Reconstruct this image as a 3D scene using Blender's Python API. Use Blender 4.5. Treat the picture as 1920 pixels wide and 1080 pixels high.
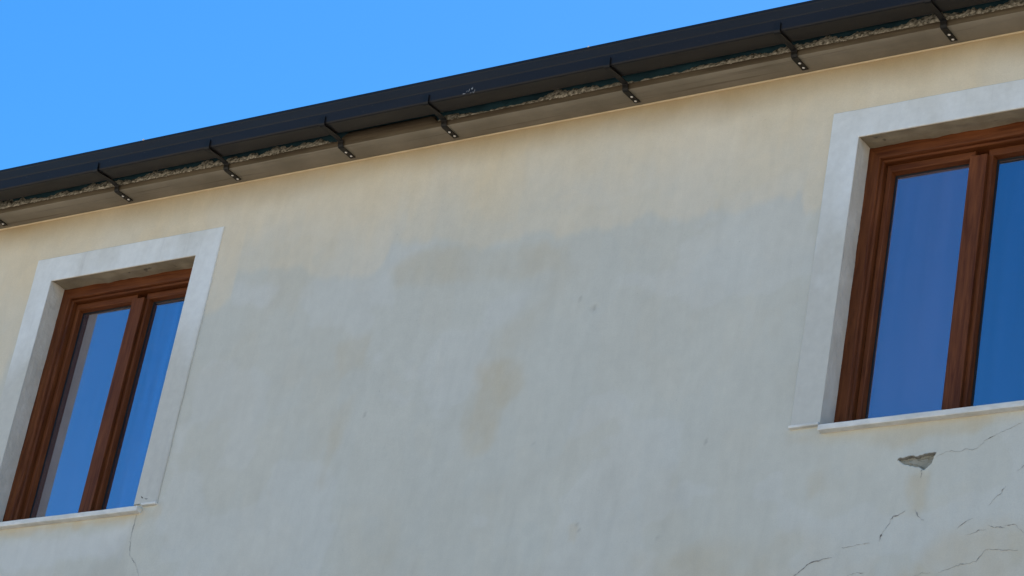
import bpy, bmesh, math
import numpy as np
from mathutils import Matrix, Vector

for o in list(bpy.data.objects):
    bpy.data.objects.remove(o)
S = bpy.context.scene
COL = S.collection

# ------------------------------------------------------------------ camera
cd = bpy.data.cameras.new('camera')
cam = bpy.data.objects.new('camera', cd)
COL.objects.link(cam)
cd.sensor_width = 36.0
cd.lens = 5589.7 / 1920 * 36.0            # a long phone lens looking up from the street
cd.clip_start, cd.clip_end = 0.1, 3000
cam.matrix_world = Matrix(((0.821687, 0.130056, 0.554901, 8.0),
                           (0.544749, -0.465468, -0.697559, -9.5),
                           (0.167567, 0.875457, -0.453317, 1.6),
                           (0, 0, 0, 1)))
S.camera = cam

# ------------------------------------------------------------------ sky, sun, exposure
SUN_EL = math.radians(48)
w = bpy.data.worlds.new('World')
S.world = w
w.use_nodes = True
wn, wl = w.node_tree.nodes, w.node_tree.links
wn.clear()
sky = wn.new('ShaderNodeTexSky')
sky.sky_type = 'NISHITA'
sky.sun_disc = False
sky.sun_elevation = SUN_EL
sky.sun_rotation = 0.0                     # sun straight behind the house
sky.altitude = 300
sky.air_density = 1.0
sky.dust_density = 0.2
sky.ozone_density = 3.0
hsv = wn.new('ShaderNodeHueSaturation')
hsv.inputs['Saturation'].default_value = 1.36
bg = wn.new('ShaderNodeBackground')
bg.inputs['Strength'].default_value = 0.10
wo = wn.new('ShaderNodeOutputWorld')
wl.new(sky.outputs[0], hsv.inputs['Color'])
wl.new(hsv.outputs[0], bg.inputs['Color'])
wl.new(bg.outputs[0], wo.inputs[0])

sd = bpy.data.lights.new('sun', 'SUN')
sd.energy = 5.0
sd.angle = math.radians(0.5)
sd.color = (1.0, 0.94, 0.85)
sun = bpy.data.objects.new('sun', sd)
sun.rotation_euler = (-(math.pi / 2 - SUN_EL), 0, 0)
sun.location = (0, 20, 30)
COL.objects.link(sun)

S.view_settings.view_transform = 'Standard'
S.view_settings.look = 'None'
S.view_settings.exposure = 1.08
S.view_settings.gamma = 1.0
S.view_settings.use_curve_mapping = False
S.render.engine = 'CYCLES'

# ------------------------------------------------------------------ helpers
def empty(name, loc):
    o = bpy.data.objects.new(name, None)
    o.location = loc
    o.empty_display_size = 0.2
    COL.objects.link(o)
    return o

def link(name, me, mat, parent=None, smooth=False):
    o = bpy.data.objects.new(name, me)
    COL.objects.link(o)
    if mat is not None and not me.materials:
        me.materials.append(mat)
    if smooth:
        me.polygons.foreach_set('use_smooth', [True] * len(me.polygons))
    if parent is not None:
        o.parent = parent
    return o

def mesh(name, vs, fs):
    me = bpy.data.meshes.new(name)
    me.from_pydata([tuple(map(float, v)) for v in vs], [], fs)
    me.update()
    return me

def from_bm(name, bm):
    me = bpy.data.meshes.new(name)
    bmesh.ops.delete(bm, geom=[v for v in bm.verts if not v.link_faces], context='VERTS')
    bmesh.ops.recalc_face_normals(bm, faces=bm.faces)
    bm.to_mesh(me)
    bm.free()
    return me

def box(bm, x0, x1, y0, y1, z0, z1, bev=0.0, seg=1):
    r = bmesh.ops.create_cube(bm, size=1.0)
    vs = r['verts']
    bmesh.ops.scale(bm, vec=(x1 - x0, y1 - y0, z1 - z0), verts=vs)
    bmesh.ops.translate(bm, vec=((x0 + x1) / 2, (y0 + y1) / 2, (z0 + z1) / 2), verts=vs)
    if bev > 0:
        es = list({e for v in vs for e in v.link_edges})
        bmesh.ops.bevel(bm, geom=es, offset=bev, segments=seg, profile=0.6, affect='EDGES')

def ring(bm, x0, x1, z0, z1, prof, sides='LTRB'):
    """sweep a moulding profile [(inset, y)...] round a rectangle with mitred corners"""
    rows = []
    for ins, y in prof:
        rows.append([bm.verts.new((x0 + ins, y, z0 + ins)), bm.verts.new((x0 + ins, y, z1 - ins)),
                     bm.verts.new((x1 - ins, y, z1 - ins)), bm.verts.new((x1 - ins, y, z0 + ins))])
    order = {'L': (0, 1), 'T': (1, 2), 'R': (2, 3), 'B': (3, 0)}
    for a, b in zip(rows, rows[1:]):
        for s in sides:
            i, j = order[s]
            bm.faces.new((a[i], a[j], b[j], b[i]))

def sweep(name, prof, xs, closed=False):
    """extrude a (y, z) profile along x"""
    n = len(prof)
    vs = [(x, y, z) for x in xs for y, z in prof]
    fs = []
    for i in range(len(xs) - 1):
        for k in range(n if closed else n - 1):
            a, b = i * n + k, i * n + (k + 1) % n
            fs.append((a, b, b + n, a + n))
    if closed:
        fs.append(tuple(range(n)))
        fs.append(tuple((len(xs) - 1) * n + k for k in reversed(range(n))))
    return mesh(name, vs, fs)

# ---- value noise (numpy)
def _hash(i, j, seed):
    h = (i.astype(np.int64) * 374761393 + j.astype(np.int64) * 668265263 + seed * 974634777) & 0xffffffff
    h = ((h ^ (h >> 13)) * 1274126177) & 0xffffffff
    return ((h ^ (h >> 16)) & 0xffff) / 65535.0

def vnoise(x, y, seed=0):
    xi, yi = np.floor(x), np.floor(y)
    fx, fy = x - xi, y - yi
    fx = fx * fx * fx * (fx * (fx * 6 - 15) + 10)
    fy = fy * fy * fy * (fy * (fy * 6 - 15) + 10)
    a, b = _hash(xi, yi, seed), _hash(xi + 1, yi, seed)
    c, d = _hash(xi, yi + 1, seed), _hash(xi + 1, yi + 1, seed)
    return (a * (1 - fx) + b * fx) * (1 - fy) + (c * (1 - fx) + d * fx) * fy

def fbm(x, y, seed=0, oct=4, gain=0.5):
    s, a, t = 0.0, 1.0, 0.0
    for k in range(oct):
        s = s + a * vnoise(x * 2 ** k + 17.3 * k, y * 2 ** k - 9.1 * k, seed + k)
        t += a
        a *= gain
    return s / t - 0.5

def sst(e0, e1, x):
    t = np.clip((x - e0) / (e1 - e0), 0, 1)
    return t * t * (3 - 2 * t)

def sdf_poly(px, pz, poly):
    """signed distance to a polygon, negative inside"""
    P = np.array(poly)
    d = np.full(px.shape, 1e9)
    ins = np.zeros(px.shape, bool)
    n = len(P)
    for i in range(n):
        ax, az = P[i]
        bx, bz = P[(i + 1) % n]
        ex, ez = bx - ax, bz - az
        t = np.clip(((px - ax) * ex + (pz - az) * ez) / (ex * ex + ez * ez + 1e-12), 0, 1)
        d = np.minimum(d, np.hypot(px - ax - t * ex, pz - az - t * ez))
        c = ((az > pz) != (bz > pz)) & (px < (bx - ax) * (pz - az) / (bz - az + 1e-12) + ax)
        ins ^= c
    return np.where(ins, -d, d)

# ------------------------------------------------------------------ materials
class NT:
    def __init__(self, name):
        self.m = bpy.data.materials.new(name)
        self.m.use_nodes = True
        self.n, self.l = self.m.node_tree.nodes, self.m.node_tree.links
        self.n.clear()
        self.out = self.n.new('ShaderNodeOutputMaterial')
        self.b = self.n.new('ShaderNodeBsdfPrincipled')
        self.l.new(self.b.outputs[0], self.out.inputs[0])
        tc = self.n.new('ShaderNodeTexCoord')
        self.co = tc.outputs['Object']
    def set(self, k, v):
        i = self.b.inputs[k]
        if hasattr(v, 'is_output'):
            self.l.new(v, i)
        else:
            i.default_value = (*v, 1) if isinstance(v, tuple) and len(v) == 3 else v
        return self
    def noise(self, scale, detail=4, rough=0.55, stretch=None, dist=0.0):
        t = self.n.new('ShaderNodeTexNoise')
        t.inputs['Scale'].default_value = scale
        t.inputs['Detail'].default_value = detail
        t.inputs['Roughness'].default_value = rough
        t.inputs['Distortion'].default_value = dist
        co = self.co
        if stretch:
            mp = self.n.new('ShaderNodeMapping')
            mp.inputs['Scale'].default_value = stretch
            self.l.new(co, mp.inputs[0])
            co = mp.outputs[0]
        self.l.new(co, t.inputs['Vector'])
        return t.outputs['Fac']
    def ramp(self, f, stops, interp='LINEAR'):
        r = self.n.new('ShaderNodeValToRGB')
        r.color_ramp.interpolation = interp
        e = r.color_ramp.elements
        while len(e) < len(stops):
            e.new(0.5)
        for k, (p, c) in zip(e, stops):
            k.position = p
            k.color = (*c, 1) if isinstance(c, tuple) else (c, c, c, 1)
        self.l.new(f, r.inputs[0])
        return r.outputs[0]
    def mix(self, f, a, b, mode='MIX'):
        x = self.n.new('ShaderNodeMix')
        x.data_type = 'RGBA'
        x.blend_type = mode
        for i, v in ((0, f), (6, a), (7, b)):
            if hasattr(v, 'is_output'):
                self.l.new(v, x.inputs[i])
            else:
                x.inputs[i].default_value = (*v, 1) if isinstance(v, tuple) else v
        return x.outputs[2]
    def attr(self, name):
        a = self.n.new('ShaderNodeAttribute')
        a.attribute_name = name
        return a.outputs['Fac']
    def bump(self, h, dist, strength=1.0, normal=None):
        b = self.n.new('ShaderNodeBump')
        b.inputs['Strength'].default_value = strength
        b.inputs['Distance'].default_value = dist
        self.l.new(h, b.inputs['Height'])
        if normal is not None:
            self.l.new(normal, b.inputs['Normal'])
        self.l.new(b.outputs[0], self.b.inputs['Normal'])
        return b.outputs[0]

def mat_plaster():
    t = NT('limewashed_plaster')
    cloud = t.noise(2.2, 5, 0.6)
    fine = t.noise(14, 5, 0.6)
    grey = t.mix(t.ramp(cloud, [(0.35, 0.0), (0.65, 1.0)]), (0.578, 0.553, 0.463), (0.618, 0.595, 0.503))
    yellow = t.mix(t.ramp(t.noise(1.6, 4, stretch=(1, 1, 0.5)), [(0.35, 0.0), (0.65, 1.0)]), (0.745, 0.615, 0.415), (0.775, 0.668, 0.495))
    c = t.mix(t.attr('ochre'), grey, yellow)
    c = t.mix(t.attr('lap'), c, (0.572, 0.572, 0.505))
    c = t.mix(t.attr('tan'), c, (0.56, 0.475, 0.325))
    c = t.mix(t.attr('eave_shade_stain'), c, (0.43, 0.315, 0.175))  # painted eave shade and faint streaks
    c = t.mix(t.attr('pale'), c, (0.70, 0.70, 0.67))
    c = t.mix(t.attr('dirt'), c, (0.22, 0.20, 0.165))
    c = t.mix(t.attr('cut'), c, (0.10, 0.09, 0.075))  # shadow line painted along the patch's upper rim
    m = t.ramp(fine, [(0.3, 0.965), (0.7, 1.025)])
    c = t.mix(1.0, c, m, 'MULTIPLY')
    st = t.ramp(t.noise(5, 5, 0.65, stretch=(3.2, 1, 0.6), dist=0.5), [(0.3, 0.972), (0.7, 1.025)])
    c = t.mix(1.0, c, st, 'MULTIPLY')
    gr = t.ramp(t.noise(170, 2), [(0.3, 0.965), (0.7, 1.03)])
    c = t.mix(1.0, c, gr, 'MULTIPLY')
    sp = t.ramp(t.noise(60, 3), [(0.24, 0.84), (0.30, 1.0)])
    c = t.mix(1.0, c, sp, 'MULTIPLY')
    t.set('Base Color', c).set('Roughness', 0.92).set('Specular IOR Level', 0.2)
    n = t.bump(t.noise(4, 5, 0.6, stretch=(1.6, 1, 0.7)), 0.006, 0.3)
    t.bump(t.noise(60, 4, 0.65), 0.0025, 0.45, n)
    return t.m

def mat_surround():
    t = NT('whitewashed_band')
    z = t.n.new('ShaderNodeSeparateXYZ')
    t.l.new(t.co, z.inputs[0])
    mr = t.n.new('ShaderNodeMapRange')
    mr.inputs['From Min'].default_value, mr.inputs['From Max'].default_value = 8.15, 7.25
    t.l.new(z.outputs[2], mr.inputs[0])
    wear = t.n.new('ShaderNodeMath')
    wear.operation = 'MULTIPLY_ADD'
    t.l.new(t.ramp(t.noise(3.0, 5, stretch=(1.5, 1, 0.7)), [(0.3, 0.0), (0.7, 1.0)]), wear.inputs[0])
    wear.inputs[1].default_value = 0.55
    t.l.new(mr.outputs[0], wear.inputs[2])
    wf = t.ramp(wear.outputs[0], [(0.20, 0.0), (0.85, 1.0)])
    c = t.mix(wf, (0.765, 0.770, 0.730), (0.580, 0.562, 0.492))
    drip = t.ramp(t.noise(2.0, 4, 0.6, stretch=(9, 9, 0.6)), [(0.58, 0.0), (0.74, 0.28)])
    c = t.mix(drip, c, (0.45, 0.43, 0.40))
    c = t.mix(1.0, c, t.ramp(t.noise(26, 5, 0.65), [(0.3, 0.93), (0.7, 1.03)]), 'MULTIPLY')
    t.set('Base Color', c).set('Roughness', 0.85).set('Specular IOR Level', 0.25)
    n = t.bump(t.noise(7, 4), 0.008, 0.35)
    t.bump(t.noise(60, 3), 0.002, 0.35, n)
    return t.m

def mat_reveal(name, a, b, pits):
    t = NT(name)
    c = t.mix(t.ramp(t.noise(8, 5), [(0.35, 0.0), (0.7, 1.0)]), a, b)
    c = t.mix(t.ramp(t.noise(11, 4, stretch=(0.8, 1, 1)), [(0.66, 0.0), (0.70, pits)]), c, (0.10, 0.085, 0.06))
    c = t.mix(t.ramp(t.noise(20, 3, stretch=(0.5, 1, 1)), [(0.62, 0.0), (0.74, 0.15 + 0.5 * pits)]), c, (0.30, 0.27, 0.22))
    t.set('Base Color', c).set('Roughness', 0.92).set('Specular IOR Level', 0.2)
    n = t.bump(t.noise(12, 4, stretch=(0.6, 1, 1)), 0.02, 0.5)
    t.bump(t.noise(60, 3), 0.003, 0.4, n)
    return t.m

def mat_wood(along):
    t = NT('varnished_wood_' + along)
    st = {'x': (0.6, 9, 9), 'z': (9, 9, 0.6)}[along]
    g = t.noise(7, 6, 0.65, stretch=st, dist=0.4)
    c = t.mix(t.ramp(g, [(0.33, 0.0), (0.68, 1.0)]), (0.080, 0.0210, 0.0058), (0.180, 0.057, 0.0175))
    c = t.mix(1.0, c, t.ramp(t.noise(1.7, 3), [(0.3, 0.8), (0.7, 1.15)]), 'MULTIPLY')
    t.set('Base Color', c).set('Roughness', 0.5).set('Specular IOR Level', 0.16)
    t.bump(g, 0.0012, 0.4)
    return t.m

def mat_glass(name, haze, ior, streak=0.06, film=(0.60, 0.58, 0.56)):
    t = NT(name)
    t.n.remove(t.b)
    fr = t.n.new('ShaderNodeFresnel')
    fr.inputs['IOR'].default_value = ior
    gl = t.n.new('ShaderNodeBsdfGlossy')
    gl.inputs['Roughness'].default_value = 0.0
    gl.inputs['Color'].default_value = (0.90, 0.875, 1.0, 1)
    tr = t.n.new('ShaderNodeBsdfTransparent')
    tr.inputs['Color'].default_value = (0.75, 0.80, 0.80, 1)
    df = t.n.new('ShaderNodeBsdfDiffuse')
    hz = t.n.new('ShaderNodeMapRange')
    t.l.new(t.noise(2.5, 4, stretch=(2, 1, 0.6)), hz.inputs[0])
    hz.inputs['From Min'].default_value, hz.inputs['From Max'].default_value = 0.3, 0.7
    hz.inputs['To Min'].default_value, hz.inputs['To Max'].default_value = haze * 0.8, haze * 1.2
    df.inputs['Color'].default_value = (*film, 1)
    m1 = t.n.new('ShaderNodeMixShader')
    m2 = t.n.new('ShaderNodeMixShader')
    t.l.new(hz.outputs[0], m1.inputs[0])
    t.l.new(tr.outputs[0], m1.inputs[1])
    t.l.new(df.outputs[0], m1.inputs[2])
    # vertical streaks take a little off the reflection
    sk = t.ramp(t.noise(2.2, 4, 0.6, stretch=(7, 1, 0.35)), [(0.35, 1.0 - streak), (0.65, 1.0)])
    mu = t.n.new('ShaderNodeMath')
    mu.operation = 'MULTIPLY'
    t.l.new(fr.outputs[0], mu.inputs[0])
    t.l.new(sk, mu.inputs[1])
    t.l.new(mu.outputs[0], m2.inputs[0])
    t.l.new(m1.outputs[0], m2.inputs[1])
    t.l.new(gl.outputs[0], m2.inputs[2])
    t.l.new(m2.outputs[0], t.out.inputs[0])
    return t.m

def mat_simple(name, a, b, scale=8, rough=0.8, bump=0.004, stretch=None, spec=0.3, lo=0.35, hi=0.65, metal=0.0):
    t = NT(name)
    f = t.noise(scale, 5, 0.6, stretch=stretch)
    t.set('Base Color', t.mix(t.ramp(f, [(lo, 0.0), (hi, 1.0)]), a, b))
    t.set('Roughness', rough).set('Specular IOR Level', spec).set('Metallic', metal)
    if bump:
        t.bump(t.noise(scale * 3, 4, stretch=stretch), bump, 0.5)
    return t.m

def mat_gutter():
    t = NT('dark_coated_aluminium')
    c = t.mix(t.ramp(t.noise(3, 5, stretch=(0.4, 3, 3)), [(0.3, 0.0), (0.7, 1.0)]), (0.0105, 0.0090, 0.0090), (0.0165, 0.0140, 0.0136))
    sp = t.ramp(t.noise(90, 2), [(0.70, 0.0), (0.76, 0.35)])
    c = t.mix(sp, c, (0.12, 0.11, 0.10))
    t.set('Base Color', c).set('Specular IOR Level', 0.22)
    t.set('Roughness', t.ramp(t.noise(5, 4, stretch=(0.5, 2, 2)), [(0.3, 0.34), (0.7, 0.5)]))
    t.bump(t.noise(1.6, 2, stretch=(1, 3, 3)), 0.006, 0.3)
    return t.m

def mat_eave():
    t = NT('eave_concrete')
    c = t.mix(t.ramp(t.noise(3, 5), [(0.35, 0.0), (0.65, 1.0)]), (0.205, 0.176, 0.130), (0.270, 0.233, 0.176))
    ln = t.ramp(t.noise(3, 4, 0.6, stretch=(0.35, 14, 14)), [(0.60, 0.0), (0.70, 0.6)])
    c = t.mix(ln, c, (0.125, 0.10, 0.07))
    t.set('Base Color', c).set('Roughness', 0.95).set('Specular IOR Level', 0.1)
    n = t.bump(t.noise(4, 4, stretch=(0.6, 6, 6)), 0.006, 0.4)
    t.bump(t.noise(50, 3), 0.003, 0.4, n)
    return t.m

M = dict(
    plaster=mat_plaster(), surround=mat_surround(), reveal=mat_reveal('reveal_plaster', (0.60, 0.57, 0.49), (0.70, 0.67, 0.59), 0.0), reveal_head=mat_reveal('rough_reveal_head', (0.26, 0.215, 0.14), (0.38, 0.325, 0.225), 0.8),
    wood_x=mat_wood('x'), wood_z=mat_wood('z'),
    glass=mat_glass('window_glass', 0.010, 4.5), glass_bright=mat_glass('bright_window_glass', 0.02, 6.2, 0.22), glass_bright_hazy=mat_glass('bright_hazy_window_glass', 0.07, 6.2, 0.08),
    glass_hazy=mat_glass('hazy_window_glass', 0.100, 4.4, 0.06, (0.70, 0.48, 0.60)),
    gutter=mat_gutter(), eave=mat_eave(),
    edge=mat_simple('dark_slab_edge', (0.085, 0.065, 0.043), (0.15, 0.12, 0.08), 4, 0.95, 0.006, (0.5, 5, 5), 0.1),
    mortar=mat_simple('crumbly_mortar', (0.10, 0.092, 0.066), (0.52, 0.485, 0.385), 60, 0.95, 0.006, None, 0.1, 0.36, 0.6),
    gap_strip=mat_simple('teal_gap_strip', (0.014, 0.045, 0.058), (0.028, 0.085, 0.105), 9, 0.7, 0.003),
    cord=mat_simple('cream_bead', (0.62, 0.50, 0.31), (0.72, 0.60, 0.40), 6, 0.9, 0.001),
    bare=mat_simple('bare_render', (0.27, 0.255, 0.20), (0.34, 0.32, 0.26), 22, 0.95, 0.006),
    crack=mat_simple('crack_shade', (0.13, 0.12, 0.11), (0.46, 0.45, 0.41), 30, 0.95, 0.0),  # dark tone stands for the shadow inside the cracks
    sill=mat_simple('pale_sill_stone', (0.60, 0.585, 0.53), (0.78, 0.76, 0.70), 11, 0.8, 0.003, (1, 1, 2)),
    steel=mat_simple('dark_painted_steel', (0.0042, 0.0032, 0.0026), (0.0085, 0.0062, 0.0046), 14, 0.5, 0.001, None, 0.3),
    zinc=mat_simple('bright_zinc', (0.60, 0.57, 0.52), (0.75, 0.72, 0.68), 60, 0.45, 0.0, None, 0.5),
    splash=mat_simple('dried_splash', (0.28, 0.27, 0.25), (0.45, 0.44, 0.42), 60, 0.9, 0.0),
    seal=mat_simple('black_rubber', (0.006, 0.006, 0.007), (0.010, 0.010, 0.011), 20, 0.6, 0.0),
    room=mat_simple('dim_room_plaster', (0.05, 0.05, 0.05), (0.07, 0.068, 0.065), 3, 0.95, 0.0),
    rear=mat_simple('rear_plaster', (0.50, 0.45, 0.36), (0.58, 0.53, 0.44), 3, 0.95, 0.004),
    tile=mat_simple('roof_tile_clay', (0.24, 0.10, 0.06), (0.36, 0.18, 0.11), 5, 0.9, 0.01),
    paving=mat_simple('sunlit_paving', (0.40, 0.33, 0.25), (0.48, 0.41, 0.32), 0.6, 0.95, 0.02, None, 0.2),
)

# ------------------------------------------------------------------ the setting
def structure(name, me, mat):
    o = link(name, me, mat)
    o['kind'] = 'structure'
    o['label'] = 'pale dusty paving in front of the house'
    return o
g = 900
structure('ground', mesh('ground', [(-g, -g, 0), (g, -g, 0), (g, g, 0), (-g, g, 0)], [(0, 1, 2, 3)]), M['paving'])

# ------------------------------------------------------------------ the house
house = empty('house', (0, 0, 0))
house['label'] = 'weathered cream and grey plastered house with two wooden windows under the eaves'
house['category'] = 'house'

ZS = 8.652                                  # underside of the eave slab
WIN = [(-2.567, -1.583), (2.171, 3.158)]     # the two window openings
ZB, ZT = 6.835, 8.258
X0, X1 = -9.0, 9.5
PATCH = [(2.552, 6.676), (2.585, 6.680), (2.612, 6.683), (2.626, 6.677), (2.640, 6.676), (2.662, 6.682), (2.690, 6.687), (2.720, 6.686),
         (2.711, 6.655), (2.701, 6.636), (2.684, 6.622), (2.676, 6.613), (2.662, 6.622), (2.640, 6.630), (2.610, 6.638), (2.578, 6.650), (2.558, 6.664)]

_rp = np.random.default_rng(21)
_fine = []
for (ax, az), (bx, bz) in zip(PATCH, PATCH[1:] + PATCH[:1]):
    for t in (0.0, 0.34, 0.67):
        j = 0.0 if t == 0 else 0.0016
        _fine.append((ax + (bx - ax) * t + _rp.normal(0, j), az + (bz - az) * t + _rp.normal(0, j)))
PATCH = _fine

def axis(lo, hi, fine_lo, fine_hi, step, exact, extra):
    a = [lo + (fine_lo - lo) * t for t in np.linspace(0, 1, 14)[:-1]]
    a += list(np.arange(fine_lo, fine_hi, step))
    a += [fine_hi + (hi - fine_hi) * t for t in np.linspace(0, 1, 14)]
    for e0, e1, st in extra:
        a = [v for v in a if not (e0 <= v <= e1)] + list(np.arange(e0, e1, st))
    for e in exact:
        a = [v for v in a if abs(v - e) > 0.0045] + [e]
    return np.array(sorted(a))

xs = axis(X0, X1, -3.6, 3.5, 0.014, [v for p in WIN for v in p], [(2.54, 2.735, 0.003)])
zs = axis(0.0, ZS + 0.05, 6.0, 8.68, 0.014, [ZB, ZT], [(6.6, 6.7, 0.003)])
zs = zs[zs <= ZS + 0.051]
GX, GZ = np.meshgrid(xs, zs, indexing='ij')
px, pz = GX.ravel(), GZ.ravel()
nx, nz = len(xs), len(zs)

# paint wear, stains, painted shade and relief are worked out per vertex from the places they have on this wall
wob = 0.09 * fbm(px * 3.2, pz * 2.6, 3, 5) + 0.07 * fbm(px * 17, pz * 5, 9, 4)
BND = [(-9, 8.02), (-1.35, 7.9), (-1.283, 7.96), (-1.290, 8.107), (-0.986, 8.096), (-0.696, 7.996), (-0.428, 7.955), (-0.358, 8.008), (-0.325, 8.126), (-0.015, 8.077),
       (0.216, 8.0), (0.462, 8.046), (0.693, 7.995), (0.86, 8.037), (1.041, 7.986), (1.12, 8.05), (1.351, 7.971), (1.496, 8.012), (1.637, 7.98), (1.753, 8.009), (1.886, 8.014),
       (1.909, 8.072), (1.950, 7.93), (2.044, 7.91), (2.1, 8.0), (9.6, 8.05)]
bz = np.interp(px, [b[0] for b in BND], [b[1] for b in BND])
ragged = 0.05 * fbm(px * 9, pz * 3.5, 15, 4)
ochre = sst(-0.026, 0.034, pz - bz + 0.55 * wob + 1.3 * ragged)
ochre = ochre * (0.52 + 0.40 * sst(0.0, 0.42, pz - bz + 2.0 * wob))
# the washed-out paint left of the left window
lw = sdf_poly(px, pz, [(-9, 7.75), (-2.77, 7.70), (-2.70, 7.9), (-2.71, 8.5), (-9, 8.6)])
ochre = np.maximum(ochre, 0.55 * sst(0.05, -0.05, lw + wob))
def blot(poly, soft, amt, wamp=1.0):
    soft = 0.55 * soft
    return amt * sst(soft, -soft, sdf_poly(px, pz, poly) + wamp * wob)
tan = np.zeros_like(px)
for poly, soft, amt in (
    ([(-0.282, 7.982), (-0.195, 8.041), (0.21, 8.029), (0.676, 7.933), (0.743, 7.812), (0.432, 7.825), (0.0, 7.868), (-0.226, 7.902)], 0.06, 0.28),
    ([(0.416, 7.543), (0.548, 7.62), (0.606, 7.694), (0.706, 7.928), (0.780, 7.80), (0.70, 7.62), (0.591, 7.46), (0.452, 7.42)], 0.08, 0.17),
    ([(0.327, 7.377), (0.45, 7.40), (0.523, 7.378), (0.591, 7.262), (0.485, 7.142), (0.533, 6.978), (0.40, 6.93), (0.348, 6.959), (0.316, 7.082), (0.338, 7.213)], 0.07, 0.44),
    ([(0.37, 7.16), (0.47, 7.14), (0.47, 7.0), (0.36, 6.98)], 0.05, 0.52),
    ([(-0.534, 7.602), (-0.40, 7.66), (-0.335, 7.65), (-0.33, 7.46), (-0.462, 7.437)], 0.05, 0.28),
    ([(-0.416, 7.30), (-0.35, 7.34), (-0.385, 6.999), (-0.43, 6.86), (-0.47, 6.88)], 0.05, 0.26),
    ([(1.337, 6.35), (2.142, 6.42), (2.503, 6.247), (2.416, 5.9), (1.2, 5.9)], 0.12, 0.30),
    ([(2.817, 6.34), (3.6, 6.42), (3.6, 5.9), (2.5, 5.9), (2.60, 6.18), (2.731, 6.27)], 0.12, 0.40),
    ([(2.62, 6.59), (2.705, 6.60), (2.713, 6.43), (2.645, 6.44)], 0.06, 0.42),
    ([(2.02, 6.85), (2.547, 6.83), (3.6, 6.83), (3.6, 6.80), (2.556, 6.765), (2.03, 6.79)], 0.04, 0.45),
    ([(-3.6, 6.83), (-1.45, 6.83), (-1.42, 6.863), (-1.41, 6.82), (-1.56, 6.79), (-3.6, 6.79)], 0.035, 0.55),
    ([(2.135, 6.64), (2.203, 6.667), (2.235, 6.57), (2.146, 6.54)], 0.05, 0.40),
    ([(0.985, 6.533), (1.037, 6.561), (1.065, 6.513), (1.04, 6.446), (0.995, 6.45)], 0.02, 0.60)):
    tan = np.maximum(tan, blot(poly, soft, amt))
tan = tan * np.clip(1.0 + 2.2 * fbm(px * 5, pz * 4, 35, 4) + 0.8 * fbm(px * 16, pz * 9, 36, 3), 0.25, 1.6)
tan = np.maximum(tan, 0.13 * sst(0.10, 0.26, fbm(px * 1.3 + 5, pz * 1.1, 31, 5) + 0.4 * wob))
lapn = fbm(px * 2.6 + 0.3 * pz, pz * 1.5, 33, 4) + 0.6 * wob
lap = 0.24 * sst(-0.004, 0.010, lapn) + 0.18 * sst(0.0, 0.012, fbm(px * 4.2 - 0.5 * pz, pz * 2.0, 37, 3) + 0.5 * wob)
lap = lap * (1 - 0.7 * ochre)
# eave shade painted brown just below the slab, plus streaks, heavier at the ends
eave_shade_stain = 1.1 * sst(0.20, -0.03, ZS - pz + 0.9 * fbm(px * 1.6, pz * 2, 43, 4) * 0.12) * (0.35 + 0.9 * (0.5 + fbm(px * 1.3, pz * 0.6, 41, 4)))
eave_shade_stain = np.maximum(eave_shade_stain, 0.10 * sst(0.05, 0.3, fbm(px * 3.5, pz * 0.5, 45, 4)) * sst(0.6, 0.1, ZS - pz))
pale = 0.15 * sst(0.10, 0.125, fbm(px * 1.7, pz * 1.9, 51, 5))
pale = np.maximum(pale, 0.28 * blot([(-1.289, 8.06), (-0.991, 7.987), (-1.044, 7.90), (-1.26, 7.92)], 0.05, 1.0))
pale = np.maximum(pale, blot([(-0.33, 8.08), (-0.1, 8.09), (-0.2, 8.05), (-0.31, 7.98), (-0.40, 7.93), (-0.38, 7.80), (-0.27, 7.80)], 0.06, 0.22))
pale = np.maximum(pale, blot([(0.30, 7.72), (0.56, 7.74), (0.50, 7.66), (0.42, 7.58), (0.30, 7.55)], 0.07, 0.20))
pale = np.maximum(pale, blot([(-3.6, 6.77), (-1.6, 6.76), (-1.62, 6.62), (-3.6, 6.55)], 0.06, 0.40))
pale = pale * (1 - 0.8 * ochre)
dirt = 0.15 * blot([(-1.72, 6.62), (-1.60, 6.66), (-1.55, 6.55), (-1.50, 6.40), (-1.75, 6.35), (-1.9, 6.5)], 0.14, 1.0, 1.6)
dirt = np.maximum(dirt, 0.06 * sst(0.16, 0.30, fbm(px * 6, pz * 1.6, 61, 4)) * sst(7.2, 6.6, pz))
for cx, cz, r in ((0.92, 7.602, 0.020), (0.84, 7.66, 0.012), (2.09, 6.90, 0.012), (-2.50, 6.60, 0.02), (1.03, 6.53, 0.014), (1.05, 6.505, 0.010),
                  (0.72, 6.95, 0.012), (-0.12, 7.02, 0.010), (1.62, 6.86, 0.014), (1.46, 6.43, 0.014), (-0.27, 7.21, 0.012)):
    dirt = np.maximum(dirt, 0.35 * sst(r * 1.3, r * 0.3, np.hypot((px - cx) * 1.5, pz - cz) + 0.1 * wob))

py = 0.006 * fbm(px * 0.9, pz * 0.9, 71, 3) + 0.0018 * fbm(px * 5, pz * 4, 81, 4) + 0.0010 * fbm(px * 24, pz * 16, 91, 3)
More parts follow.
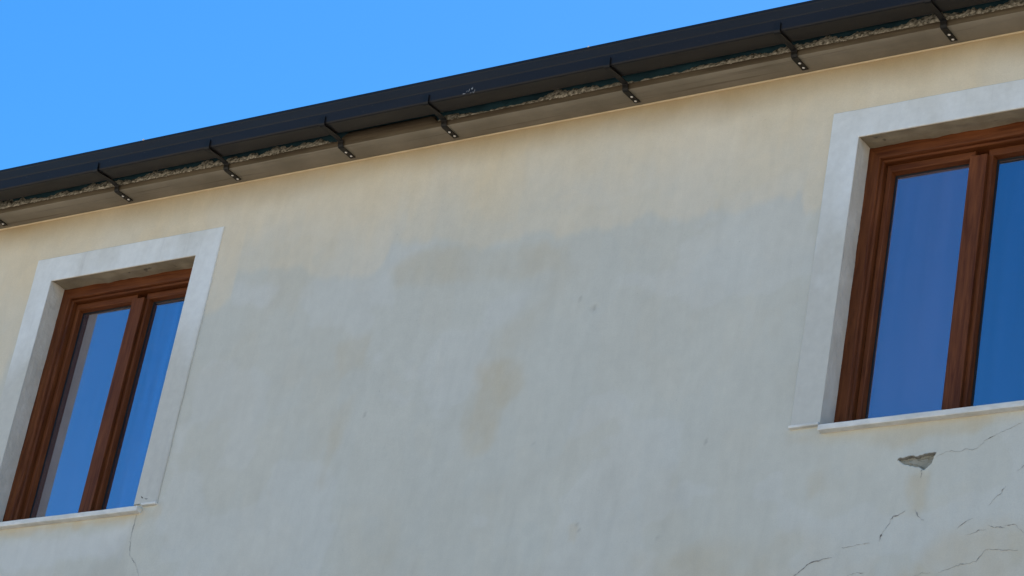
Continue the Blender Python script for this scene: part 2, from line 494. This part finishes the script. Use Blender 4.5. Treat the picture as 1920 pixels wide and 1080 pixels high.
# paint edge stands a hair proud, trowel ridges, ring mark, peeling flakes
py -= 0.0012 * ochre
for cx, cz, r, a in ((-0.45, 6.49, 0.030, 0.004), (1.04, 6.50, 0.034, 0.003), (1.02, 6.54, 0.018, 0.004), (1.36, 6.52, 0.012, 0.003), (0.93, 7.60, 0.018, -0.006),
                     (1.55, 6.58, 0.016, 0.003), (1.20, 6.55, 0.012, -0.004)):
    d = np.hypot((px - cx) * 1.25, pz - cz)
    py -= a * np.exp(-((d - r) / 0.008) ** 2) * sst(0.35, -0.3, (px - cx) / r) if a > 0 else a * np.exp(-(d / r) ** 2)
dp = sdf_poly(px, pz, PATCH)
zmid = np.interp(px, [2.55, 2.60, 2.66, 2.70, 2.72], [6.669, 6.660, 6.651, 6.660, 6.676])
# snap the grid to the broken edge of the hole, then sink what lies inside it
near = np.where(np.abs(dp) < 0.0021)[0]
PA = np.array(PATCH)
for q in near:
    best = (9, 0, 0)
    for (ax, az), (bx, bz_) in zip(PA, np.roll(PA, -1, 0)):
        t = min(max(((px[q] - ax) * (bx - ax) + (pz[q] - az) * (bz_ - az)) / ((bx - ax) ** 2 + (bz_ - az) ** 2), 0), 1)
        cxx, czz = ax + t * (bx - ax), az + t * (bz_ - az)
        best = min(best, (math.hypot(px[q] - cxx, pz[q] - czz), cxx, czz))
    px[q], pz[q] = best[1], best[2]
inside = (dp < 0) & (np.abs(dp) >= 0.0021)
cut = np.where(inside & (pz > zmid), 1.0, 0.0)  # upper rim only: the recess's shadow painted dark
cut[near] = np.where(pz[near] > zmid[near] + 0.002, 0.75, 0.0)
py = np.where(inside, 0.022, py - 0.002 * np.exp(-(dp / 0.01) ** 2))
vs = np.stack([px, py, pz], 1)
fs = []
for i in range(nx - 1):
    xm = 0.5 * (xs[i] + xs[i + 1])
    hole = any(a < xm < b for a, b in WIN)
    for j in range(nz - 1):
        if hole and ZB < 0.5 * (zs[j] + zs[j + 1]) < ZT:
            continue
        a = i * nz + j
        fs.append((a, a + nz, a + nz + 1, a + 1))
wme = mesh('wall', vs, fs)
for nm, arr in (('ochre', ochre), ('eave_shade_stain', eave_shade_stain), ('cut', cut), ('lap', lap), ('tan', tan), ('pale', pale), ('dirt', dirt)):
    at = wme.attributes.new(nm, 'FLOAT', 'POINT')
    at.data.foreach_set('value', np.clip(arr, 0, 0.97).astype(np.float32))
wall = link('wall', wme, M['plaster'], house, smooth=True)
wall['label'] = 'street wall with worn ochre paint above and grey plaster below'

# bare render where the plaster has fallen off
bm = bmesh.new()
cx, cz = np.mean([p[0] for p in PATCH]), np.mean([p[1] for p in PATCH])
big = [bm.verts.new((cx + (x - cx) * 1.10, 0.0125 + 0.002 * math.sin(7 * k), cz + (z - cz) * 1.16)) for k, (x, z) in enumerate(PATCH)]
mid = [bm.verts.new((cx + (x - cx) * 0.55, 0.012 + 0.003 * math.sin(3 * k + 1), cz + (z - cz) * 0.5)) for k, (x, z) in enumerate(PATCH)]
n = len(big)
for k in range(n):
    bm.faces.new((big[k], big[(k + 1) % n], mid[(k + 1) % n], mid[k]))
bm.faces.new(mid)
# clip back to the hole: only the part deeper than the skin shows
o = link('exposed_render', from_bm('exposed_render', bm), M['bare'], wall)
o['label'] = 'grey render laid bare where a flake of plaster fell off'

# cracks: narrow ribbons with a raised lip, their inner shadow painted dark
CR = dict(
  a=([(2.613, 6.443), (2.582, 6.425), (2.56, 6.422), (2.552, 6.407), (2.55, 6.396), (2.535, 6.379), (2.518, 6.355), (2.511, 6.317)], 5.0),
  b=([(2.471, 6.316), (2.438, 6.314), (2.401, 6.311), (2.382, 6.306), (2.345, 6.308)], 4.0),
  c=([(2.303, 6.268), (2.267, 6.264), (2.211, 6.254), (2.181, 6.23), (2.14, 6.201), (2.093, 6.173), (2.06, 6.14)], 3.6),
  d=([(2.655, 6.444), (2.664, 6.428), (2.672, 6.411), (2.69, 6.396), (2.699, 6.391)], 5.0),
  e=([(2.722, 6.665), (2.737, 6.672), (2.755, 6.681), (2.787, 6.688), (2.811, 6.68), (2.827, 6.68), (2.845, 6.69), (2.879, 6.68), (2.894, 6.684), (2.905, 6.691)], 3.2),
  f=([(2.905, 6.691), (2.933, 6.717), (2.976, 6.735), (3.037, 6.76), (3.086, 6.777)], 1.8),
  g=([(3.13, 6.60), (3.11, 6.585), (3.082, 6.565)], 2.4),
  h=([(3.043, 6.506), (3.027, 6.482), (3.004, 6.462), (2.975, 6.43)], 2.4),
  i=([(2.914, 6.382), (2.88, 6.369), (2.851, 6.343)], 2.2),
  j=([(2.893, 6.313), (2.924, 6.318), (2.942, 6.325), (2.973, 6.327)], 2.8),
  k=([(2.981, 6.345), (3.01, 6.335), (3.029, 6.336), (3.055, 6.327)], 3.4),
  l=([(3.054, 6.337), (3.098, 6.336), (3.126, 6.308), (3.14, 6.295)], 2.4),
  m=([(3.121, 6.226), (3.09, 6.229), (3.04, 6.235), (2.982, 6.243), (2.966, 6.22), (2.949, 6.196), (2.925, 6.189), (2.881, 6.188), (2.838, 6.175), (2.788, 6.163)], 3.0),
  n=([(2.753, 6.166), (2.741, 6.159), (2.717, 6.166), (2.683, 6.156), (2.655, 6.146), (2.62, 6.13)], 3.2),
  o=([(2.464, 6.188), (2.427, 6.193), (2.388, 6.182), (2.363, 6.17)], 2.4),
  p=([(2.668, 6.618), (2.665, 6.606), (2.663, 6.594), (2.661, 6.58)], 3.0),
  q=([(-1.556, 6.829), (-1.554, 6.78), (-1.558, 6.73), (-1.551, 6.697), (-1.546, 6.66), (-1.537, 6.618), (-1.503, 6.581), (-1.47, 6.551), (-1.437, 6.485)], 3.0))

def ysurf(x, z):
    i = min(max(np.searchsorted(xs, x) - 1, 0), nx - 2)
    j = min(max(np.searchsorted(zs, z) - 1, 0), nz - 2)
    return min(py[i * nz + j], py[(i + 1) * nz + j], py[i * nz + j + 1], py[(i + 1) * nz + j + 1])

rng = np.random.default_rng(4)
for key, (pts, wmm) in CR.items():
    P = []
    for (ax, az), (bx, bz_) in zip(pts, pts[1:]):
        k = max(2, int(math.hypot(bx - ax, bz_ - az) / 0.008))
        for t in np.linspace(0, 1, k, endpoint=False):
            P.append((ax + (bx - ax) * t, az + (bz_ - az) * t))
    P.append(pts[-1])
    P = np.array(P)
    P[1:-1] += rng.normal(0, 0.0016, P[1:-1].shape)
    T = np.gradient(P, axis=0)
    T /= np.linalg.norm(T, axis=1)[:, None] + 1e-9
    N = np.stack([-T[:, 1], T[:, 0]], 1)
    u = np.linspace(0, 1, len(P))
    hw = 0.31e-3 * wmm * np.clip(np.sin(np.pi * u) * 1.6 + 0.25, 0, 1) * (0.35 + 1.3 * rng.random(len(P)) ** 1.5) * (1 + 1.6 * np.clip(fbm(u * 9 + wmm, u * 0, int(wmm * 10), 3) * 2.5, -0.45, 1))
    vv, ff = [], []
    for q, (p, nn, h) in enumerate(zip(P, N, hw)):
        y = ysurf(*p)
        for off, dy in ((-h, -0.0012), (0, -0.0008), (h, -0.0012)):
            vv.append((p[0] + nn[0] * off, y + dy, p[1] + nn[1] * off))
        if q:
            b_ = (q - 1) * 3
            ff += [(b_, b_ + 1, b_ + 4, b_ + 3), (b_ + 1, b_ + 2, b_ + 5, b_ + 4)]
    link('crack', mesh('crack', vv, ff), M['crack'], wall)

for pts in ([(-1.546, 6.921), (-1.534, 6.914), (-1.529, 6.907), (-1.538, 6.909)], [(-1.520, 6.906), (-1.506, 6.903), (-1.494, 6.903), (-1.508, 6.900)]):
    link('chip', mesh('chip', [(x, -0.0112, z) for x, z in pts], [tuple(range(4))]), M['steel'], wall)

# side and rear walls, floors, roof: the closed body behind the street wall
HD = 10.0
def part(name, mat, *boxes, parent=house, bev=0.0):
    bm = bmesh.new()
    for b in boxes:
        box(bm, *b, bev=bev)
    return link(name, from_bm(name, bm), mat, parent)
part('side_wall', M['rear'], (X0, X0 + 0.3, 0.05, HD, 0, ZS))
part('side_wall', M['rear'], (X1 - 0.3, X1, 0.05, HD, 0, ZS))
part('rear_wall', M['rear'], (X0 + 0.3, X1 - 0.3, HD - 0.3, HD, 0, ZS))
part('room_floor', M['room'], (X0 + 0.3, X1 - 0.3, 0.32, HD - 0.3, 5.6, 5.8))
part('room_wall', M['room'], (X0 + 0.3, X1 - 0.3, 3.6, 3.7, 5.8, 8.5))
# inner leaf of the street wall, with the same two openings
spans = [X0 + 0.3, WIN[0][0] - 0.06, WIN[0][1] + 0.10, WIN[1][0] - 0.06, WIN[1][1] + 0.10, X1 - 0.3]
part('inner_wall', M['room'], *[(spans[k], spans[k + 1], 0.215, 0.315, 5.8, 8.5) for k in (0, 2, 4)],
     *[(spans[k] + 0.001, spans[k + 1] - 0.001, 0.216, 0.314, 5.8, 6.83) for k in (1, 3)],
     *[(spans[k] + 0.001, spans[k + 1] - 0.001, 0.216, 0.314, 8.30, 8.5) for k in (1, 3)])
# roof: low tiled pitch whose front edge stays behind the gutter
bm = bmesh.new()
rise = math.tan(math.radians(16))
rp = [(-0.20, 8.80), (HD / 2, 8.80 + rise * (HD / 2 + 0.2)), (HD + 0.3, 8.80 - 0.04), (HD + 0.3, 8.68), (HD / 2, 8.62 + rise * (HD / 2 + 0.2)), (-0.18, 8.765)]
link('roof', sweep('roof', rp, [X0 - 0.2, X1 + 0.2], True), M['tile'], house)

# eave slab: smooth soffit, darker outer edge, crumbly mortar bed on it, teal strip behind
xe = np.arange(X0 - 0.1, X1 + 0.1, 0.02)
def along(prof_fn, name, step_x, mat, smooth=True):
    rows = [prof_fn(x) for x in step_x]
    n = len(rows[0])
    vv = [(x, y, z) for x, r in zip(step_x, rows) for y, z in r]
    ff = [(i * n + k, i * n + k + 1, (i + 1) * n + k + 1, (i + 1) * n + k) for i in range(len(step_x) - 1) for k in range(n - 1)]
    return link(name, mesh(name, vv, ff), mat, house, smooth=smooth)
A = np.asarray
def n1(x, s, seed):
    return float(fbm(A([x * s]), A([0.37]), seed, 4)[0])
def soffit(x):
    a = 0.004 * n1(x, 1.2, 101) + 0.003 * n1(x, 14, 102)
    b = 0.002 * n1(x, 3, 103)
    return [(0.03, ZS + 0.001), (-0.004, ZS + 0.001), (-0.045, ZS + b), (-0.09, ZS - b), (-0.130 + a, ZS + 0.0005), (-0.135 + a, ZS + 0.004)]
along(soffit, 'eave_slab', xe, M['eave'])
def fascia(x):
    a = 0.004 * n1(x, 1.2, 101) + 0.003 * n1(x, 14, 102)
    b = 0.004 * n1(x, 6, 105)
    h = 1.0 + 0.95 * float(sst(-0.70, -0.64, x) * (1 - sst(-0.13, -0.09, x)))     # a stretch where the slab edge is cast higher
    return [(-0.135 + a, ZS + 0.004), (-0.137 + a + b * 0.5, ZS + 0.018), (-0.134 + a + b, ZS + 0.036 * h), (-0.124 + a, ZS + 0.044 * h + b), (-0.06, ZS + 0.046 * h)]
along(fascia, 'slab_edge', xe, M['edge'])
link('gap_strip', sweep('gap_strip', [(-0.112, ZS + 0.045), (-0.116, ZS + 0.09), (-0.112, ZS + 0.118), (-0.20, 8.765)], [X0, X1]), M['gap_strip'], house)  # dark teal strip in the gap behind the gutter
# mortar bed: how much of it is left changes along the eave
AMT = [(-9, .8), (-2.95, 0.9), (-2.6, 0.75), (-2.25, 1.0), (-2.1, 0.9), (-2.05, 0.6), (-1.9, 0.9), (-1.5, 1.0), (-1.38, 0.8), (-1.3, 0.7), (-1.0, 0.8), (-0.82, 0.75), (-0.7, 0.15),
       (-0.5, 0.05), (-0.2, 0.05), (-0.11, 0.1), (-0.06, 0.7), (0.0, 0.6), (0.06, 0.5), (0.18, 0.45), (0.3, 0.4), (0.45, 0.45), (0.6, 0.8), (0.78, 0.75), (0.83, 0.4), (0.95, 0.5), (1.02, 0.3),
       (1.15, 0.5), (1.35, 0.55), (1.5, 0.75), (1.75, 0.8), (1.88, 0.75), (2.0, 0.85), (2.3, 0.7), (2.55, 1.0), (2.62, 0.7), (2.8, 1.0), (3.1, 1.0), (9.6, 0.8)]
xm = np.concatenate([np.arange(X0, -3.3, 0.03), np.arange(-3.3, 3.4, 0.005), np.arange(3.4, X1, 0.03)])
amt = np.interp(xm, [a[0] for a in AMT], [a[1] for a in AMT])
jag = 0.5 + fbm(xm * 11, xm * 0 + 0.4, 111, 5, 0.65) * 2.2
amt = np.clip(amt * (1.0 + 0.9 * fbm(xm * 3.1, xm * 0 + 0.7, 113, 3)), 0, 1)
top = 0.008 + amt * (0.027 + 0.042 * np.clip(jag, 0, 1.15))
K = 10
vv, ff = [], []
for i, x in enumerate(xm):
    for k in range(K):
        u = k / (K - 1)
        z = ZS + 0.032 + u * top[i]
        lump = float(fbm(A([x * 60]), A([u * 3.6 + 3]), 121, 5, 0.7)[0])
        y = -0.131 + 0.016 * u ** 2 - 0.016 * amt[i] * lump - 0.003 * amt[i]
        vv.append((x + 0.004 * lump, y, z + 0.007 * lump * u))
    vv.append((x, -0.06, ZS + 0.034 + top[i]))
    if i:
        a = (i - 1) * (K + 1)
        ff += [(a + k, a + k + 1, a + K + 2 + k, a + K + 1 + k) for k in range(K)]
link('mortar_bed', mesh('mortar_bed', vv, ff), M['mortar'], house)
# cream bead in the corner between wall and slab
link('corner_bead', sweep('corner_bead', [(0.004, ZS - 0.0065), (-0.005, ZS - 0.006), (-0.007, ZS - 0.003), (-0.007, ZS - 0.0005), (0.004, ZS - 0.0005)], [X0, X1]), M['cord'], house)

# ------------------------------------------------------------------ windows
def make_window(xa, xb, sill_x, sr_x, label, g1, g2):
    w_ = bpy.data.objects.new('window', None)
    COL.objects.link(w_)
    w_.parent = house
    w_['label'] = label
    # painted band round the opening, 9 mm proud of the wall, and the plastered reveal
    bm = bmesh.new()
    ox0, ox1, oz1 = sr_x[0], sr_x[1], 8.403
    zb = 6.880
    dx0, dx1, dz = xa - ox0, ox1 - xb, oz1 - ZT
    def rect(t, y, e=0.0):
        # t 0 = outer edge, 1 = opening edge
        return [bm.verts.new((ox0 + dx0 * t + e, y, zb)), bm.verts.new((ox0 + dx0 * t + e, y, oz1 - dz * t - e)),
                bm.verts.new((ox1 - dx1 * t - e, y, oz1 - dz * t - e)), bm.verts.new((ox1 - dx1 * t - e, y, zb))]
    rows = [rect(0, 0.012), rect(0, -0.006), rect(0, -0.010, 0.004), rect(1, -0.010, -0.004), rect(1, -0.0085, -0.001), rect(1, -0.006, 0.0)]
    for a, b in zip(rows, rows[1:]):
        for i in range(3):
            bm.faces.new((a[i], a[i + 1], b[i + 1], b[i]))
    for i in (0, 3):
        bm.faces.new([r[i] for r in rows[1:]])
    # trowelled edge: subdivide and wander a little
    bmesh.ops.subdivide_edges(bm, edges=[e for e in bm.edges if e.calc_length() > 0.6], cuts=40, use_grid_fill=True)
    for v in bm.verts:
        if v.co.x < ox0 + 0.02 or v.co.x > ox1 - 0.02 or v.co.z > oz1 - 0.02:
            k = 0.006 * n1(v.co.x * 1.0 + v.co.z * 1.7, 4.0, 131)
            v.co.x += k
            v.co.z += k * (v.co.z > zb + 0.03)
    s = link('surround', from_bm('surround', bm), M['surround'], w_)
    bm = bmesh.new()
    NR = 48
    def strip(fn, cnt):
        rowsv = [[bm.verts.new(fn(k / cnt, y)) for y in (-0.0055, 0.0, 0.02, 0.045, 0.07, 0.095, 0.14)] for k in range(cnt + 1)]
        for a, b in zip(rowsv, rowsv[1:]):
            for i in range(6):
                bm.faces.new((a[i], b[i], b[i + 1], a[i + 1]))
    def rough(u, y, sd, amp):
        f = 1.0 if y > 0.01 else 0.25
        return amp * f * float(fbm(A([u * 9]), A([y * 26 + 1]), sd, 4)[0])
    z0r = 6.84
    strip(lambda t, y: (xa + rough(t * 1.4, y, 141, 0.006), y, z0r + (ZT + 0.02 - z0r) * t), NR)
    link('reveal', from_bm('reveal', bm), M['reveal'], w_, smooth=True)
    bm = bmesh.new()
    strip(lambda t, y: (xb - rough(t * 1.4, y, 142, 0.006), y, z0r + (ZT + 0.02 - z0r) * t), NR)
    link('reveal', from_bm('reveal', bm), M['reveal'], w_, smooth=True)
    bm = bmesh.new()
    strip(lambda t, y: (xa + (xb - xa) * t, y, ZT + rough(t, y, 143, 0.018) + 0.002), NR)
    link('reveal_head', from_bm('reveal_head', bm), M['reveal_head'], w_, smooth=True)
    # sill
    bm = bmesh.new()
    box(bm, sill_x[0], sill_x[1], -0.036, 0.12, 6.832, 6.8585, 0.004, 2)
    bmesh.ops.subdivide_edges(bm, edges=[e for e in bm.edges if e.calc_length() > 0.6], cuts=50)
    for v in bm.verts:
        if v.co.y < 0.1:
            v.co.z += 0.002 * n1(v.co.x, 5, 151) + 0.0015 * n1(v.co.x, 30, 152)
            v.co.y += 0.002 * n1(v.co.x, 12, 153)
    link('sill', from_bm('sill', bm), M['sill'], w_)
    # plaster ledges at the two feet of the painted band, beside the sill
    for lx0, lx1 in ((ox0 - 0.002, min(xa, sill_x[0]) - 0.002), (sill_x[1] + 0.002, ox1 + 0.002)):
        if lx1 - lx0 > 0.03:
            bm = bmesh.new()
            box(bm, lx0, lx1, -0.0195, 0.012, 6.867, 6.8795, 0.003, 2)
            bmesh.ops.subdivide_edges(bm, edges=[e for e in bm.edges if e.calc_length() > 0.06], cuts=8)
            for v in bm.verts:
                v.co.z += 0.003 * n1(v.co.x, 18, 155)
                v.co.y += 0.003 * n1(v.co.x, 22, 156)
            link('ledge', from_bm('ledge', bm), M['sill'], w_)
    # fixed frame, one mesh per member so that the grain follows it
    fx0, fx1, fz0, fz1 = xa - 0.02, xa + 1.06, 6.80, ZT + 0.02
    fp = [(0, 0.16), (0, 0.098), (0.070, 0.0975), (0.074, 0.099), (0.077, 0.104), (0.078, 0.118), (0.081, 0.121), (0.084, 0.1225), (0.0865, 0.126), (0.087, 0.150), (0.087, 0.20)]
    for sd_, mt in (('L', 'wood_z'), ('T', 'wood_x'), ('R', 'wood_z'), ('B', 'wood_x')):
        bm = bmesh.new()
        ring(bm, fx0, fx1, fz0, fz1, fp, sd_)
        link('frame', from_bm('frame', bm), M[mt], w_)
    # two casements
    sp = [(0, 0.205), (0, 0.152), (0.003, 0.149), (0.020, 0.1485), (0.024, 0.151), (0.026, 0.160), (0.030, 0.176), (0.0305, 0.20)]
    for x0, x1, dy in ((xa + 0.0685, xa + 0.489, 0.0), (xa + 0.5485, xa + 0.9715, 0.006)):
        z0, z1 = 6.85, ZT - 0.0685
        tp = [(i if i < 0.01 else i + 0.010, y + dy) for i, y in sp]
        for sd_, mt in (('L', 'wood_z'), ('R', 'wood_z'), ('T', 'wood_x'), ('B', 'wood_x')):
            bm = bmesh.new()
            ring(bm, x0, x1, z0, z1, [(i, y + dy) for i, y in sp], sd_)
            if sd_ == 'T':
                for v in bm.verts:
                    if v.co.z < z1 - 0.015:
                        v.co.z -= 0.010
            link('sash', from_bm('sash', bm), M[mt], w_)
        bm = bmesh.new()
        ring(bm, x0, x1, z0, z1, [(0.029, 0.177 + dy), (0.033, 0.1765 + dy), (0.0365, 0.178 + dy), (0.0365, 0.1815 + dy)])
        for v in bm.verts:
            if v.co.z > z1 - 0.06:
                v.co.z -= 0.010
        link('glazing_seal', from_bm('glazing_seal', bm), M['seal'], w_)
        bm = bmesh.new()
        box(bm, x0 + 0.028, x1 - 0.028, 0.181 + dy, 0.187 + dy, z0 + 0.01, z1 - 0.032)
        first = x0 < xa + 0.2
        p_ = link('pane', from_bm('pane', bm), g1 if first else g2, w_)
        if first:
            p_['label'] = 'hazier left pane reflecting a paler blue'
    # cover strip where the casements meet
    bm = bmesh.new()
    box(bm, xa + 0.473, xa + 0.5545, 0.1345, 0.21, 6.85, ZT - 0.100, 0.003, 2)
    link('cover_strip', from_bm('cover_strip', bm), M['wood_z'], w_)
    return w_

make_window(*WIN[0], (WIN[0][0] - 0.04, -1.530), (-2.703, -1.436), 'left window with the pale reveal mirrored in its glass', M['glass_bright_hazy'], M['glass_bright'])
make_window(*WIN[1], (2.1775, 3.22), (2.029, 3.30), 'right window, cut by the photo edge, above the fallen plaster', M['glass_hazy'], M['glass'])

# ------------------------------------------------------------------ the gutter
gut = empty('rain_gutter', (0, -0.25, 8.68))
gut['label'] = 'long dark brown box gutter on steel brackets under the roof edge'
gut['category'] = 'gutter'
GI = Matrix.Translation((0, 0.25, -8.68))
def glink(name, me, mat, parent=gut, smooth=False):
    o = link(name, me, mat, None, smooth)
    o.parent = parent
    if parent is gut:
        o.matrix_parent_inverse = GI
    return o
# profile from the back rim, round the bottom, up the front to the rolled lip (outside then inside)
gp = [(-0.186, 8.800), (-0.190, 8.700), (-0.193, 8.692), (-0.200, 8.688), (-0.293, 8.6815), (-0.299, 8.684), (-0.302, 8.690), (-0.306, 8.738), (-0.3066, 8.7405),
      (-0.3076, 8.7425), (-0.3084, 8.746), (-0.3145, 8.782), (-0.3160, 8.787), (-0.3168, 8.797), (-0.3160, 8.8015), (-0.3120, 8.8025), (-0.3100, 8.797), (-0.3065, 8.755), (-0.3015, 8.74), (-0.2985, 8.69), (-0.292, 8.685), (-0.200, 8.6915), (-0.1935, 8.70), (-0.1895, 8.80)]
xg = np.concatenate([np.arange(-9.1, 9.7, 0.1)])
def gutter_row(x):
    s = 0.0035 * n1(x, 0.7, 161)
    return [(y + 0.002 * n1(x, 0.9, 162), z + s) for y, z in gp]
rows = [gutter_row(x) for x in xg]
n = len(gp)
vv = [(x, y, z) for x, r in zip(xg, rows) for y, z in r]
ff = [(i * n + k, i * n + (k + 1) % n, (i + 1) * n + (k + 1) % n, (i + 1) * n + k) for i in range(len(xg) - 1) for k in range(n)]
glink('channel', mesh('channel', vv, ff), M['gutter'])

def bracket_mesh():
    """flat strap: screwed under the slab, cranked up round its edge, under the channel, up its front"""
    path = [(-0.034, -0.0020), (-0.133, -0.0020), (-0.1405, 0.000), (-0.1435, 0.008), (-0.145, 0.0235), (-0.150, 0.0285), (-0.166, 0.0310), (-0.200, 0.0320), (-0.296, 0.0245), (-0.3035, 0.0270), (-0.3065, 0.0340), (-0.3085, 0.073)]
    th, hw = 0.0030, 0.0155
    bm = bmesh.new()
    P = np.array(path)
    T = np.gradient(P, axis=0)
    T /= np.linalg.norm(T, axis=1)[:, None]
    N = np.stack([T[:, 1], -T[:, 0]], 1)
    rings = []
    for p, nn in zip(P, N):
        a, b = p, p - nn * th
        if nn[1] < 0:
            b = p - nn * th
        rings.append([bm.verts.new((-hw, a[0], a[1])), bm.verts.new((hw, a[0], a[1])), bm.verts.new((hw, b[0], b[1])), bm.verts.new((-hw, b[0], b[1]))])
    for a, b in zip(rings, rings[1:]):
        for k in range(4):
            bm.faces.new((a[k], a[(k + 1) % 4], b[(k + 1) % 4], b[k]))
    bm.faces.new(rings[0])
    bm.faces.new(rings[-1])
    return from_bm('bracket', bm)
def screw_mesh():
    bm = bmesh.new()
    bmesh.ops.create_uvsphere(bm, u_segments=12, v_segments=6, radius=0.0068)
    bmesh.ops.scale(bm, vec=(1, 1, 0.55), verts=bm.verts)
    return from_bm('screw', bm)
bme, sme = bracket_mesh(), screw_mesh()
for x in (-8.2, -7.3, -6.4, -5.5, -4.7, -3.85, -3.000, -2.106, -1.384, -0.660, -0.036, 0.990, 1.870, 2.597, 3.45, 4.3, 5.1, 6.0, 6.9, 7.8, 8.6):
    b = bpy.data.objects.new('bracket', bme)
    if not bme.materials:
        bme.materials.append(M['steel'])
        sme.materials.append(M['zinc'])
    COL.objects.link(b)
    b.parent = gut
    b.matrix_parent_inverse = GI
    b.location = (x, 0, ZS - 0.001)
    b.rotation_euler = (0.004 * math.sin(x * 7.7), 0.02 * math.sin(x * 3.3), -0.09 if abs(x + 2.106) < 0.01 else 0.02 * math.sin(x * 5.1))
    for y in (-0.050, -0.088):
        s = bpy.data.objects.new('screw', sme)
        COL.objects.link(s)
        s.parent = b
        s.location = (0.002 * math.sin(x * 9 + y * 90), y + 0.004 * math.sin(x * 13), -0.0045)
for x in (-1.834, 0.868):  # two small bright blocks on the gutter lip
    bm = bmesh.new()
    box(bm, x - 0.005, x + 0.005, -0.3190, -0.310, 8.799, 8.8075, 0.002)
    glink('lip_speck', from_bm('lip_speck', bm), M['zinc'])
bm = bmesh.new()
rg = np.random.default_rng(8)
for k in range(9):
    cx, a = 0.216 + rg.normal(0, 0.018), rg.uniform(0, 3.1)
    cz = 8.700 + rg.normal(0, 0.008)
    L, W_ = rg.uniform(0.003, 0.011), rg.uniform(0.001, 0.0022)
    pts = [(cx + L * math.cos(t) * math.cos(a) - W_ * math.sin(t) * math.sin(a), cz + L * math.cos(t) * math.sin(a) + W_ * math.sin(t) * math.cos(a)) for t in np.linspace(0, 2 * math.pi, 8, endpoint=False)]
    bm.faces.new([bm.verts.new((p[0], -0.3025 - (p[1] - 8.69) * 0.0625 - 0.0022, p[1])) for p in pts])
glink('splash_mark', from_bm('splash_mark', bm), M['splash'])
